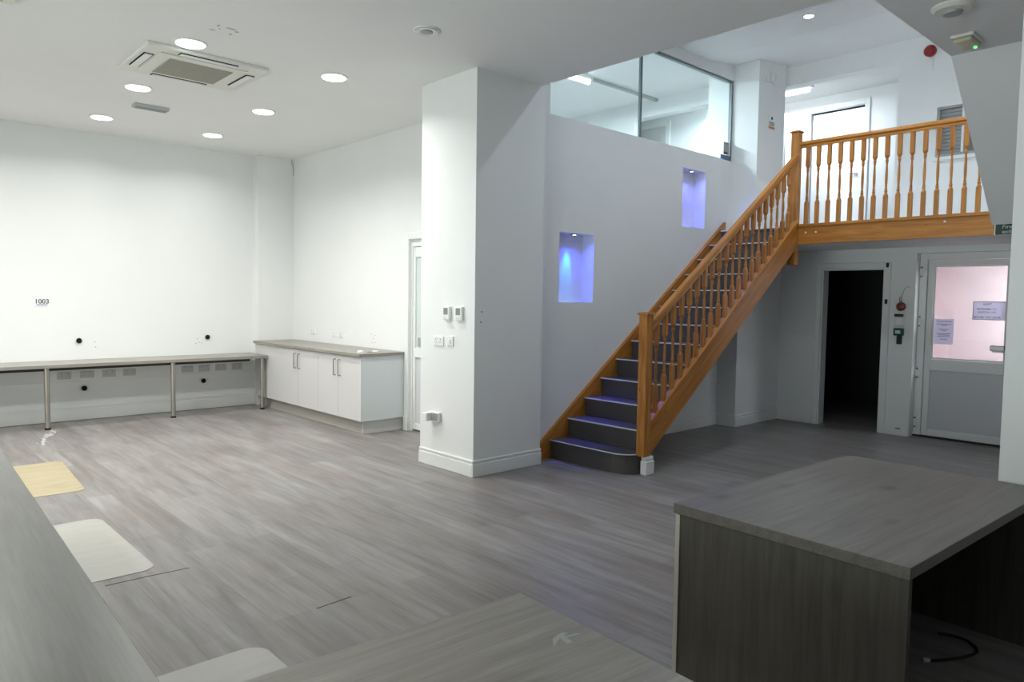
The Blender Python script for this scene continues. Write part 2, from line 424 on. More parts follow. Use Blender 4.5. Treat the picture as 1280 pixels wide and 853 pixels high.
# doorway beside the cabinets: casing and white glazed door
d = thing('door_1', 'white half-glazed door in the recess beside the white cabinets', 'door', (4.79, 6.42, 0)); d['kind'] = 'structure'
b = MB()
b.box(XW - .018, XW + .002, 6.89, 6.965, 0, 2.275, .004).box(XW - .018, XW + .002, 5.875, 5.95, 0, 2.275, .004).box(XW - .018, XW + .002, 5.95, 6.89, 2.20, 2.275, .004)
b.box(XW - .026, XW - .018, 6.885, 6.970, 0, .17, .003)
b.build('door_casing', 'trimw', d)
b = MB(); b.box(4.755, 4.83, 6.866, 6.89, 0, 2.20).box(4.755, 4.83, 5.95, 5.974, 0, 2.20).box(4.755, 4.83, 5.974, 6.866, 2.12, 2.20)
b.build('door_frame', 'white', d)
b = MB(); b.box(4.765, 4.815, 6.822, 6.865, .02, 2.115, .003).box(4.765, 4.815, 5.975, 6.02, .02, 2.115, .003).box(4.765, 4.815, 6.02, 6.822, 2.0, 2.115, .003)
b.box(4.765, 4.815, 6.02, 6.822, .855, .965, .003).box(4.765, 4.815, 6.02, 6.822, .02, .09, .003)
leaf = b.build('door_leaf', 'white', d)
MB().box(4.782, 4.80, 6.02, 6.822, .965, 2.0).build('glass_pane', 'frosted', leaf)
MB().box(4.782, 4.80, 6.02, 6.822, .09, .855).build('lower_panel', 'doorw', leaf)
MB().box(4.758, 4.784, 6.48, 6.76, .985, 1.085, .004).build('door_plate', 'grey', leaf)

# black doorway under the landing
d = thing('door_2', 'open doorway into the dark room under the landing', 'doorway', (XB, 3.7, 0)); d['kind'] = 'structure'
b = MB()
for y0, y1, z0, z1 in ((4.07, 4.145, 0, 2.04), (3.25, 3.325, 0, 2.04), (3.325, 4.07, 1.965, 2.04)):
    b.box(XB - .02, XB + .004, y0, y1, z0, z1, .004)
    b.box(XB - .028, XB - .02, y0 + (.045 if z0 == 0 and y0 > 4 else .005), y1 - (.045 if z0 == 0 and y0 < 4 else .005), z0 + (.045 if z0 else 0), z1 - .008, .003)
b.build('door_casing', 'trimw', d)
b = MB(); b.box(XB + .004, XB + .15, 4.055, 4.07, 0, 1.965).box(XB + .004, XB + .15, 3.325, 3.34, 0, 1.965).box(XB + .004, XB + .15, 3.34, 4.055, 1.95, 1.965)
b.build('door_lining', 'trimw', d)
for z in (2.0, 1.57):
    MB().box(XB - .05, XB - .028, 3.272, 3.298, z - .028, z + .028, .005).lathe([(.012, 0), (.016, .012), (.010, .02)], (XB - .048, 3.283, z + .01), 'X', 12).build('door_catch', 'black', d, label='black catch on the casing')

# white half glazed door
d = thing('door_3', 'white half-glazed door with paper notices beside the dark doorway', 'door', (9.2, 2.48, 0)); d['kind'] = 'structure'
b = MB(); b.box(9.17, 9.24, 2.905, 2.985, 0, 2.13, .004).box(9.17, 9.24, 1.97, 2.04, 0, 2.13, .004).box(9.17, 9.24, 2.04, 2.905, 2.055, 2.13, .004)
b.build('door_frame', 'white', d)
MB().box(9.165, 9.25, 1.97, 2.985, 0, .022, .003).build('threshold', 'black', d)
b = MB(); b.box(9.185, 9.245, 2.835, 2.90, .02, 2.05, .004).box(9.185, 9.245, 2.045, 2.11, .02, 2.05, .004)
b.box(9.185, 9.245, 2.11, 2.835, 1.99, 2.05, .004).box(9.185, 9.245, 2.11, 2.835, .785, .915, .004).box(9.185, 9.245, 2.11, 2.835, .02, .10, .004)
leaf = b.build('door_leaf', 'white', d)
MB().box(9.205, 9.217, 2.11, 2.835, .915, 1.99).build('glass_pane', 'glass', leaf)
MB().box(9.20, 9.225, 2.11, 2.835, .10, .785)  .build('lower_panel', 'doorw', leaf)
MB().box(9.196, 9.2045, 2.112, 2.833, .917, .935).box(9.196, 9.2045, 2.112, 2.833, 1.972, 1.988).box(9.196, 9.2045, 2.818, 2.833, .935, 1.972).box(9.196, 9.2045, 2.112, 2.127, .935, 1.972).build('glazing_bead', 'white', leaf)
for z in (1.92, 1.345, .745, .165):
    h = MB().cyl((9.16, 2.962, z - .045), .012, .09, n=14).box(9.155, 9.172, 2.93, 2.985, z - .03, z + .03, .003).build('hinge', 'white', d, True)
    MB().box(9.150, 9.176, 2.955, 2.972, z - .058, z - .046).box(9.150, 9.176, 2.955, 2.972, z + .046, z + .058).build('hinge_cap', 'black', h)
MB().box(9.165, 9.19, 2.11, 2.25, 1.045, 1.105, .008).box(9.15, 9.166, 2.12, 2.22, 1.03, 1.05, .004).build('door_handle', 'nickel', leaf)

# lobby ceiling seen through the glass comes from the landing slab; low ceiling there
struct(MB().box(9.2, 11.5, .3, 5.2, 2.18, 2.249).build('ceiling_lobby', 'ceil'))

# upper back window
w = thing('window_1', 'small internal window with grey blind behind the landing balustrade', 'window', (XB, 2.57, 3.19)); w['kind'] = 'structure'
b = MB()
for y0, y1, z0, z1 in ((2.825, 2.845, 3.19, 3.75), (2.30, 2.32, 3.19, 3.75), (2.32, 2.825, 3.73, 3.75), (2.32, 2.825, 3.19, 3.23)): b.box(XB + .03, XB + .10, y0, y1, z0, z1)
b.build('window_frame', 'grey', w)
MB().box(XB + .02, XB + .09, 2.575, 2.60, 3.23, 3.73).build('mullion', 'white', w)
b = MB()
for k in range(12): b.box(XB + .075, XB + .085, 2.60, 2.825, 3.24 + k * .041, 3.275 + k * .041)
for k in range(4): b.box(XB + .075, XB + .085, 2.32, 2.575, 3.60 + k * .032, 3.626 + k * .032)
b.build('blind', 'blind', w)
MB().box(XB + .11, XB + .12, 2.30, 2.845, 3.19, 3.75).build('glass_pane', 'lcd', w)
MB().box(XB - .05, XB + .03, 2.26, 2.86, 3.150, 3.188, .004).build('window_sill', 'trimw', w)

# corridor door up there
d = thing('door_4', 'closed white door at the end of the bright upstairs corridor', 'door', (10.6, 4.63, FL)); d['kind'] = 'structure'
MB().box(10.58, 10.602, 5.02, 5.09, FL, 4.43, .004).box(10.58, 10.602, 4.18, 4.25, FL, 4.43, .004).box(10.58, 10.602, 4.25, 5.02, 4.35, 4.43, .004).build('door_casing', 'trimw', d)
lf = MB().box(10.625, 10.665, 4.265, 5.005, FL + .01, 4.315, .003).build('door_leaf', 'white', d)
MB().box(10.60, 10.626, 4.335, 4.375, 3.36, 3.40, .003).box(10.59, 10.605, 4.335, 4.45, 3.385, 3.398, .003).build('door_handle', 'nickel', lf)
MB().box(10.602, 10.72, 4.25, 5.02, 4.335, 4.35).build('door_lining', 'alu', d)
d = thing('door_5', 'grey edged door standing at the left end of the upstairs corridor', 'door', (10.2, 5.4, FL)); d['kind'] = 'structure'
lf = MB().box(9.95, 9.99, 5.13, 5.74, FL + .01, 4.25, .003).build('door_leaf', 'white', d)
MB().box(9.945, 9.995, 5.10, 5.13, FL + .01, 4.25, .002).build('door_edge', 'grey', d)

# glass partition at the top of the stair wall
w = thing('window_2', 'frameless glass partition above the stair wall', 'window', (6.5, YS + .04, 3.30)); w['kind'] = 'structure'
MB().box(4.962, 6.352, YS + .035, YS + .047, 3.302, 4.275).build('glass_pane', 'glass', w)
MB().box(6.372, 8.18, YS + .035, YS + .047, 3.302, 4.275).build('glass_pane', 'glass', w)
MB().box(6.347, 6.357, YS + .028, YS + .054, 3.302, 4.275).box(6.367, 6.377, YS + .028, YS + .054, 3.302, 4.275).build('joint_strip', 'alu', w)
MB().box(4.962, 8.198, YS + .02, YS + .06, 4.262, 4.285).build('top_rail', 'alu', w)
MB().box(8.172, 8.198, YS + .02, YS + .06, 3.302, 4.262).build('side_rail', 'alu', w)

# unseen spotlights added to brighten the stair wall
ADDEDSPOTS = [(5.45, 3.45), (5.45, 2.35), (7.14, 2.35)]
# things upstairs seen through the glass: trunking with batten light, far door
t = thing('ceiling_light', 'lit fluorescent batten on the ceiling behind the glass partition', 'light', (6.9, 6.68, 4.52))
MB().box(6.28, 7.54, 6.63, 6.73, 4.52, 4.575, .006).build('housing', 'white', t)
MB().cyl((6.32, 6.68, 4.495), .028, 1.18, 'X', 16).build('lamp_tube', 'tube', t, True)
tag(MB().box(7.55, 9.04, 6.655, 6.705, 4.535, 4.575, .003).build('ceiling_trunking', 'grey'), 'grey cable trunking on the ceiling behind the glass partition', 'trunking')
t = thing('ceiling_light', 'lit fluorescent batten on the upstairs corridor ceiling above the landing', 'light', (9.95, 5.2, 4.5))
MB().box(9.78, 9.88, 4.66, 5.70, 4.50, 4.56, .006).build('housing', 'white', t)
MB().cyl((9.83, 4.70, 4.478), .028, .96, 'Y', 16).build('lamp_tube', 'tube', t, True)
t = thing('ceiling_light', 'added unseen fluorescent batten lighting the far room behind the glass partition', 'light', (9.6, 5.96, 4.5))  # out-of-sight batten added to brighten the far room
MB().box(9.26, 9.94, 5.90, 6.0, 4.505, 4.56, .006).build('housing', 'white', t)
MB().cyl((9.3, 5.95, 4.48), .028, .6, 'X', 16).build('lamp_tube', 'tube', t, True)
struct(MB().box(10.0, 10.1, 5.87, 9.4, FL, 4.56).build('wall_far_room', 'wall'))
d = thing('door_6', 'pale door far behind the right pane of the glass partition', 'door', (10.0, 7.6, FL)); d['kind'] = 'structure'
MB().box(9.975, 10.0, 7.10, 7.18, FL, 4.50, .003).box(9.975, 10.0, 7.96, 8.04, FL, 4.50, .003).box(9.975, 10.0, 7.18, 7.96, 4.42, 4.50, .003).build('door_casing', 'trimw', d)
lf = MB().box(9.985, 9.999, 7.185, 7.955, FL + .01, 4.415, .002).build('door_leaf', 'cab', d)
MB().lathe([(.012, 0), (.012, -.03), (.028, -.04), (.024, -.065)], (9.985, 7.26, 3.42), 'X', 14).build('door_knob', 'nickel', lf, True)

# ------------------------------------------------------------------ staircase
ST = thing('staircase', 'straight pine staircase with charcoal treads rising to the landing', 'staircase', (5.1, 4.3, 0))
NX, GO, RI = 4.97, .2455, FL / 13
SL = RI / GO
def nz(x): return RI + (x - NX) * SL
# bullnose first step
def arc(cx, cy, r, a0, a1, n=8): return [(cx + r * math.cos(R(a0 + (a1 - a0) * i / n)), cy + r * math.sin(R(a0 + (a1 - a0) * i / n))) for i in range(n + 1)]
def step1(dx): return [(5.215 + .02, 4.842), (NX + dx, 4.842), (NX + dx, 4.07)] + arc(NX + dx + .19, 4.07, .19, 180, 250) + [(5.235, 3.87)]
MB().prism(step1(.018), 'Z', 0, RI - .022).build('riser', 'vinyl', ST)
tr = MB().prism(step1(0), 'Z', RI - .022, RI).build('tread', 'vinyl', ST)
edge = [(NX, 4.84), (NX, 4.07)] + arc(NX + .19, 4.07, .19, 180, 250)
b = MB()
b.tube([(x - .001, y, RI - .005) for x, y in edge], .005, 6)
b.build('nosing', 'nosing', tr)
for k in range(2, 13):
    x = NX + (k - 1) * GO; z = k * RI
    MB().box(x + .018, x + .03, 3.875, 4.84, z - RI, z - .022).build('riser', 'vinyl', ST)
    tr = MB().box(x, x + GO + .03, 3.875, 4.84, z - .022, z, .002).build('tread', 'vinyl', ST)
    MB().box(x - .003, x + .012, 3.877, 4.838, z - .001, z + .001).box(x - .003, x, 3.877, 4.838, z - .009, z - .001).build('nosing', 'nosing', tr)
x = NX + 12 * GO
MB().box(x + .012, x + .024, 3.93, 4.84, FL - RI, FL - .022).build('riser', 'vinyl', ST)
tr = MB().box(x - .005, x + .07, 3.93, 4.84, FL - .022, FL + .003, .002).build('tread', 'vinyl', ST)
MB().box(x - .008, x + .008, 3.932, 4.838, FL + .002, FL + .004).box(x - .008, x - .005, 3.932, 4.838, FL - .009, FL + .002).build('nosing', 'nosing', tr)
# strings
xa, xb = 5.185, 7.85
MB().prism([(xa, nz(xa) - .20), (xb, nz(xb) - .20), (xb, nz(xb) + .085), (xa, nz(xa) + .085)], 'Y', 3.835, 3.875).build('outer_string', 'pineslope', ST)
cap = [(-.034, 0), (.034, 0), (.034, .016), (.026, .028), (-.026, .028), (-.034, .016)]
MB().sweep(cap, (xa, 3.856, nz(xa) + .083), (xb, 3.856, nz(xb) + .083)).build('string_capping', 'pineslope', ST)
MB().prism([(4.80, 0), (5.06, 0), (8.03, nz(8.03) - .22), (8.03, nz(8.03) + .03), (4.85, nz(4.85) + .065), (4.80, nz(4.80) + .0)], 'Y', 4.842, 4.879).build('wall_string', 'pineslope', ST)
# newel posts
def newel(x0, y0, z0, z1, nm='newel_post'):
    p = MB().box(x0, x0 + .09, y0, y0 + .09, z0, z1 - .022, .004).build(nm, 'pinez', ST)
    b = MB()
    b.box(x0 - .014, x0 + .104, y0 - .014, y0 + .104, z1 - .024, z1 - .006, .004).box(x0 - .004, x0 + .094, y0 - .004, y0 + .094, z1 - .006, z1, .003)
    b.build('post_cap', 'pinez', p)
newel(5.10, 3.81, .166, 1.442)
newel(7.83, 3.845, 1.965, 3.462)
MB().box(5.128, 5.248, 3.803, 3.872, 0, .125, .006).box(5.134, 5.242, 3.809, 3.87, .125, .165, .012, 2).build('newel_plinth', 'trimw', ST, label='white painted block under the bottom newel post')
# balusters
def baluster(x, y, z0, z1, sz0, sz1):
    """square ends, turned middle; sz0/sz1 = slope cut of the lower / upper end"""
    h = .019; L = z1 - z0; a, c = z0 + L * .30, z1 - L * .27
    b = MB()
    def sq(lo, hi, dlo, dhi):
        V = []
        for zz, dd in ((lo, dlo), (hi, dhi)):
            V.append([b.bm.verts.new((x + sx * h, y + sy * h, zz + sx * h * dd)) for sx, sy in ((-1, -1), (1, -1), (1, 1), (-1, 1))])
        b.bm.faces.new(V[0][::-1]); b.bm.faces.new(V[1])
        for i in range(4): j = (i + 1) % 4; b.bm.faces.new((V[0][i], V[0][j], V[1][j], V[1][i]))
    sq(z0, a - .02, sz0, 0); sq(c + .02, z1, 0, sz1)
    m = c - a
    prof = [(.0245, a - .0195), (.014, a + .006), (.012, a + .012), (.0165, a + .022), (.0165, a + .030), (.011, a + .038), (.0145, a + .048), (.0105, a + .06),
            (.0105, a + .07), (.0135, a + m * .36), (.0142, a + m * .5), (.0125, a + m * .64), (.009, c - .07), (.0095, c - .058), (.0145, c - .048), (.011, c - .040), (.0165, c - .030), (.0165, c - .022), (.012, c - .012), (.014, c - .006), (.0245, c + .0195)]
    b.lathe(prof, (x, y, 0), 'Z', 12)
    return b
def rail_under(x): return 1.245 + (x - 5.19) * (3.10 - 1.245) / (7.84 - 5.19)
for k in range(20):
    x = 5.434 + (k - 1) * .1245
    if x > 7.79: break
    baluster(x, 3.860, nz(x) + .109, rail_under(x) + .02, SL, .7).build('baluster', 'pinez', ST, True)
hr = [(-.024, 0), (.024, 0), (.026, .018), (.019, .028), (.032, .044), (.032, .068), (.022, .088), (-.022, .088), (-.032, .068), (-.032, .044), (-.019, .028), (-.026, .018)]
MB().sweep(hr, (5.19, 3.86, rail_under(5.19) + .012), (7.845, 3.872, rail_under(7.845) + .012)).build('handrail', 'pineslope', ST, True)
# landing fascia, base rail, handrail, balusters
MB().prism([(1.935, 2.20), (3.845, 2.20), (3.845, FL - .02), (1.985, FL - .02)], 'X', 7.868, 7.928).build('landing_fascia', 'piney', ST)
MB().box(7.855, 7.955, 1.985, 3.845, FL - .021, FL + .012, .004).build('base_rail', 'piney', ST)
MB().sweep([(u, w * .8) for u, w in hr], (7.893, 2.02, 3.268), (7.893, 3.85, 3.268), 'X').build('landing_handrail', 'piney', ST, True)
for k in range(15):
    baluster(7.893, 3.760 - k * .119, FL + .011, 3.272, 0, 0).build('baluster', 'pinez', ST, True)
for y in (3.745, 3.63, 2.36):
    MB().cyl((7.862, y, 2.325 if y > 3 else 2.352), .010, .008, 'X', 12).build('plug', 'nosing', ST)

# ------------------------------------------------------------------ bench along the far wall
t = thing('wall_bench', 'long pale grey bench worktop on steel legs along the far wall', 'bench', (1.5, 9.65, 0))
MB().box(-1.3, 4.135, 9.36, 9.945, .695, .735, .003).build('worktop', 'bench', t)
MB().box(-1.3, 3.95, 9.50, 9.53, .655, .695).build('rail', 'darksteel', t)
for x in (4.085, 2.94, 1.60, .26, -1.08):
    lg = MB().cyl((x, 9.425, .02), .027, .675, n=20).build('leg', 'steel', t, True)
    MB().cyl((x, 9.425, 0), .031, .022, n=20).build('foot', 'black', lg, True)
# dado trunking with sockets under the bench
t = thing('dado_trunking', 'white dado trunking with sockets on the wall under the bench', 'trunking', (1.5, 9.93, .52))
MB().box(-1.3, 4.19, 9.90, 9.952, .475, .635, .004).build('trunking_body', 'white', t)
for xs in ((1.86, 2.10, 2.34, 2.57), (3.27, 3.49, 3.71, 3.93)):
    for x in xs:
        s = MB().box(x - .073, x + .073, 9.889, 9.901, .51, .596, .004).build('double_socket', 'plate', t)
        for dx in (-.035, .035):
            bb = MB(); bb.box(x + dx - .004, x + dx + .004, 9.8875, 9.890, .565, .582).box(x + dx - .016, x + dx - .008, 9.8875, 9.890, .540, .546).box(x + dx + .008, x + dx + .016, 9.8875, 9.890, .540, .546)
            bb.build('socket_slots', 'socketdark', s)
for x, z, lab in ((2.03, .965, 'black cable hole in the far wall above the bench, left one'), (3.55, .968, 'black cable hole in the far wall above the bench, right one'),
                  (2.074, .382, 'dark cable hole in the far wall under the bench, left one'), (3.49, .379, 'dark cable hole in the far wall under the bench, right one')):
    g = thing('cable_outlet', lab, 'cable hole', (x, 9.945, z), 0, 'cable holes in the far wall')
    MB().lathe([(.025, .012), (.029, .010), (.031, .004), (.031, -.006)], (x, 9.936, z), 'Y', 24).build('ring', 'black', g, True)
    MB().cyl((x, 9.929, z), .024, .012, 'Y', 24).build('hole', 'hole', g)
# lot number on the wall
g = thing('number_sign', 'white paper label printed 1003 on the far wall', 'label', (1.662, 9.947, 1.426))
MB().box(1.575, 1.752, 9.9455, 9.9495, 1.382, 1.475).build('paper', 'paper', g)
text('1003', .074, (1.66, 9.9448, 1.434), '-Y', 'inkdark', g, offset=.0022)
MB().box(1.605, 1.715, 9.9445, 9.9456, 1.392, 1.404).build('underline', 'inkgrey', g)
# little screw marks
b = MB()
for x, z in ((2.20, .945), (2.21, .88), (3.42, .95), (3.44, .90), (3.40, .885), (3.475, .892)): b.cyl((x, 9.9475, z), .007, .002, 'Y', 8)
tag(b.build('mounting_holes', 'grey'), 'small screw holes in the far wall above the bench', 'screw holes'); bpy.data.objects['mounting_holes']['kind'] = 'stuff'
tag(MB().tube([(4.70, 9.792, 3.474), (4.695, 9.79, 3.43), (4.712, 9.79, 3.40), (4.718, 9.788, 3.35), (4.722, 9.785, 3.25)], .004, 6).build('hanging_wire', 'wire'), 'short brown wire hanging from the ceiling in the far corner', 'wire')

# ------------------------------------------------------------------ base cabinets
GC = 'white base cabinets'
def cabinet(y0, y1, label, end):
    t = thing('base_cabinet', label, 'cabinet', (4.44, (y0 + y1) / 2, .14), 0, GC)
    MB().box(4.168, 4.725, y0 + .001, y1 - .001, .15, .874).build('carcass', 'cab', t)
    mid = (y0 + y1) / 2
    for a, c, hy in ((mid + .002, y1 - .002, mid + .058), (y0 + .002, mid - .002, mid - .05)):
        dr = MB().box(4.149, 4.167, a, c, .150, .868, .0015).build('door', 'cab', t)
        h = MB().tube([(4.150, hy, .815), (4.122, hy, .815), (4.118, hy, .811), (4.118, hy, .634), (4.122, hy, .630), (4.150, hy, .630)], .0055, 8)
        h.build('handle', 'nickel', dr, True)
    if end: MB().box(4.149, 4.725, y0 - .018, y0, .15, .874, .001).build('end_panel', 'cabgrey', t, label='pale grey end panel')
cabinet(7.965, 9.03, 'white two-door base cabinet next to the bench end', False)
cabinet(6.998, 7.963, 'white two-door base cabinet with grey end panel next to the doorway', True)
tag(MB().box(4.152, 4.725, 9.032, 9.795, .15, .874, .001).build('filler_panel', 'cab'), 'white filler panel between the bench end and the wall nib', 'panel')
t = thing('cabinet_plinth', 'taupe plinth under the white cabinets with a pale end board', 'plinth', (4.47, 8.4, 0))
MB().box(4.215, 4.725, 7.035, 9.79, 0, .149, .001).box(4.195, 4.215, 7.02, 9.79, 0, .02, .003).build('plinth_board', 'plinth', t)
MB().box(4.20, 4.725, 7.016, 7.034, 0, .149, .001).build('end_board', 'cab', t, label='pale end board')
tag(MB().box(4.118, 4.728, 6.955, 9.797, .875, .912, .003).build('cabinet_worktop', 'benchy'), 'grey wood worktop over the white cabinets', 'worktop')
g = thing('cable_outlet', 'white cap over a cable hole at the worktop front corner', 'cable hole', (4.25, 7.10, .912))
MB().lathe([(.034, .912), (.036, .916), (.032, .93), (.02, .934)], (4.24, 7.14, 0), 'Z', 20).build('cap', 'white', g, True)
g = thing('cable_outlet', 'open cable hole with its white cap lying beside it on the worktop', 'cable hole', (4.44, 7.15, .912))
MB().cyl((4.36, 7.14, .9118), .032, .0015, n=20).build('hole', 'hole', g)
MB().lathe([(.038, .9125), (.040, .916), (.036, .924)], (4.45, 7.16, 0), 'Z', 20).build('cap', 'white', g, True)
# sockets over the worktop
def socket(x, y, z, w, h, label, group, facing='-X', kind='socket', rows=1):
    if facing == '-X':
        t = thing('wall_socket' if kind == 'socket' else 'light_switch', label, 'socket' if kind == 'socket' else 'switch', (x, y, z), 0, group)
        MB().box(x - .011, x + .002, y - w / 2, y + w / 2, z - h / 2, z + h / 2, .003).build('face_plate', 'white', t)
        if kind == 'socket':
            for c in ((-w / 4, w / 4) if w > .1 else (0,)):
                b = MB(); b.box(x - .013, x - .0105, y + c - .003, y + c + .003, z + .008, z + .022).box(x - .013, x - .0105, y + c - .015, y + c - .008, z - .016, z - .011).box(x - .013, x - .0105, y + c + .008, y + c + .015, z - .016, z - .011)
                b.build('socket_slots', 'socketdark', t)
            if w > .1:
                for c in (-.02, .02): MB().box(x - .015, x - .010, y + c - .007, y + c + .007, z + .022, z + .034, .002).build('rocker', 'white', t)
        else:
            MB().box(x - .016, x - .010, y - .012, y + .012, z - .02, z + .02, .003).build('rocker', 'cream', t)
    return t
GS = 'sockets above the white cabinets'
socket(XW, 9.21, 1.05, .13, .075, 'white wall socket above the worktop nearest the far corner', GS)
socket(XW, 8.635, 1.043, .09, .075, 'left one of the pair of white wall sockets above the worktop', GS)
socket(XW, 8.45, 1.041, .09, .075, 'right one of the pair of white wall sockets above the worktop', GS)
b = MB()
for y, z in ((7.70, 1.08), (7.62, 1.07), (7.66, 1.03), (7.62, .985), (7.69, .98)): b.cyl((XW - .002, y, z), .008, .003, 'X', 8)
o = tag(b.build('mounting_holes', 'scuff'), 'screw holes in the wall above the cabinet worktop', 'screw holes'); o['kind'] = 'stuff'

# ------------------------------------------------------------------ controls on the pillar
PX = 3.92
def thermostat(y, label):
    t = thing('thermostat', label, 'thermostat', (PX, y, 1.41), 0, 'thermostats on the pillar')
    MB().box(PX - .03, PX + .001, y - .048, y + .048, 1.348, 1.470, .008, 2).build('housing', 'white', t)
    MB().box(PX - .032, PX - .029, y - .026, y + .034, 1.397, 1.456, .001).build('display', 'lcd', t)
    MB().box(PX - .033, PX - .029, y + .006, y + .030, 1.364, 1.376, .002).box(PX - .033, PX - .029, y - .03, y - .006, 1.364, 1.376, .002).build('buttons', 'cream', t)
thermostat(5.100, 'white thermostat on the pillar, the left one of two')
thermostat(4.925, 'white thermostat on the pillar, the one nearer the corner')
socket(PX, 5.235, 1.155, .146, .086, 'white double socket on the pillar below the thermostats', 'switch plates on the pillar')
socket(PX, 5.063, 1.162, .086, .086, 'white single switch on the pillar below the thermostats', 'switch plates on the pillar', kind='switch')
t = thing('wall_socket', 'white low socket with a plug-in adaptor near the pillar foot', 'socket', (PX, 5.27, .46))
MB().box(PX - .032, PX + .001, 5.195, 5.345, .418, .505, .004).build('face_plate', 'white', t)
ad = MB().box(PX - .095, PX - .03, 5.29, 5.355, .42, .50, .006).build('plug', 'white', t)
MB().box(PX - .036, PX - .031, 5.205, 5.28, .428, .495, .002).build('shutter', 'socketdark', t)
b = MB()
for y, x, z in ((4.735, 3.997, 1.429), (4.735, 3.989, 1.34)): b.cyl((x, y - .004, z), .006, .005, 'Y', 10)
o = tag(b.build('wall_screws', 'darksteel'), 'pair of screws left in the stair-facing side of the pillar', 'screws')

# ------------------------------------------------------------------ devices between the lower doors
g = thing('alarm_bell', 'small red brown bell with loose wires between the two doors', 'alarm', (XB, 3.123, 1.52))
MB().lathe([(.02, 0), (.048, -.01), (.052, -.03), (.036, -.05), (.012, -.056)], (XB, 3.123, 1.515), 'X', 20).build('bell_dome', 'redbrown', g, True)
MB().tube([(XB - .02, 3.128, 1.555), (XB - .012, 3.122, 1.61), (XB - .005, 3.118, 1.66), (XB - .004, 3.10, 1.715), (XB - .004, 3.075, 1.742), (XB - .004, 3.04, 1.745)], .0035, 6).build('wire', 'wire', g)
MB().tube([(XB - .02, 3.135, 1.555), (XB - .02, 3.142, 1.60), (XB - .012, 3.140, 1.63)], .004, 6).build('wire', 'redbrown', g)
g = thing('door_entry_unit', 'white box with a black top strip between the two doors', 'control', (XB, 3.137, 1.36))
MB().box(XB - .028, XB, 3.085, 3.19, 1.285, 1.43, .006).build('housing', 'cream', g)
MB().box(XB - .034, XB - .027, 3.088, 3.188, 1.395, 1.428, .003).build('top_strip', 'black', g)
MB().box(XB - .031, XB - .027, 3.105, 3.17, 1.30, 1.375, .001).build('card', 'paper', g)
g = thing('exit_release', 'green emergency release box with black handset below between the doors', 'control', (XB, 3.135, 1.17))
MB().box(XB - .05, XB, 3.083, 3.187, 1.175, 1.262, .008).build('housing', 'green', g)
MB().box(XB - .053, XB - .049, 3.108, 3.165, 1.198, 1.238, .002).build('window', 'frosted', g)
MB().box(XB - .04, XB, 3.10, 3.152, 1.075, 1.175, .006).build('handset', 'black', g)
tag(MB().box(XB - .030, XB - .0185, 3.07, 3.125, .078, .088, .002).build('vent_slot', 'black'), 'small black slot on the skirting between the two doors', 'vent')
# notices on the glazed door
g = thing('paper_notice', 'white printed sheet taped low on the left of the door glass', 'notice', (9.19, 2.725, 1.235))
MB().box(9.2025, 9.2045, 2.617, 2.815, 1.09, 1.382).build('sheet', 'thinpaper', g)
b = MB()
random.seed(3)
for z, w in ((1.352, .16), (1.322, .15), (1.306, .06), (1.262, .10), (1.246, .05), (1.215, .14), (1.198, .12), (1.18, .13), (1.15, .08)):
    yc = 2.716; b.box(9.2015, 9.2024, yc - w / 2, yc + w / 2, z - .0045, z + .0035)
b.build('print_lines', 'inkgrey', g)
g = thing('door_sign', 'framed rectangular sign stuck on the right of the door glass', 'sign', (9.19, 2.28, 1.48))
MB().box(9.2025, 9.2045, 2.12, 2.437, 1.382, 1.585).build('panel', 'thinpaper', g)
b = MB(); b.box(9.2012, 9.2024, 2.12, 2.437, 1.577, 1.585).box(9.2012, 9.2024, 2.12, 2.437, 1.382, 1.390).box(9.2012, 9.2024, 2.429, 2.437, 1.39, 1.577).box(9.2012, 9.2024, 2.12, 2.128, 1.39, 1.577)
b.build('border', 'inkgrey', g)
text('ALERT', .030, (9.2018, 2.30, 1.555), '-X', 'ink', g)
text('REMEMBER TO', .029, (9.2018, 2.305, 1.500), '-X', 'ink', g)
text('SWITCH', .029, (9.2018, 2.332, 1.465), '-X', 'ink', g)
text('OFF', .029, (9.2018, 2.238, 1.465), '-X', 'inkred', g)
text('BEFORE YOU LEAVE', .029, (9.2018, 2.298, 1.410), '-X', 'ink', g)
# fire exit sign below the soffit
g = thing('exit_sign', 'green fire exit sign under the sloping soffit', 'sign', (7.79, 1.75, 2.24))
MB().box(7.786, 7.80, 1.60, 1.915, 2.193, 2.289, .001).build('panel', 'signgreen', g)
text('Fire', .05, (7.785, 1.862, 2.262), '-X', 'frosted', g, align='LEFT')
text('exit', .05, (7.785, 1.862, 2.218), '-X', 'frosted', g, align='LEFT')
# alarm sounder upstairs
g = thing('mounted_alarm', 'round red fire alarm sounder high on the upper back wall', 'alarm', (XB, 2.935, 4.385))
MB().lathe([(.05, 0), (.06, -.01), (.06, -.03)], (XB, 2.935, 4.385), 'X', 24).build('base', 'red', g, True)
MB().lathe([(.062, -.03), (.064, -.05), (.05, -.075), (.02, -.09)], (XB, 2.935, 4.385), 'X', 24).build('dome', 'red', g, True)
MB().box(XB - .012, XB, 2.905, 2.92, 4.17, 4.33, .002).build('conduit', 'white', g)
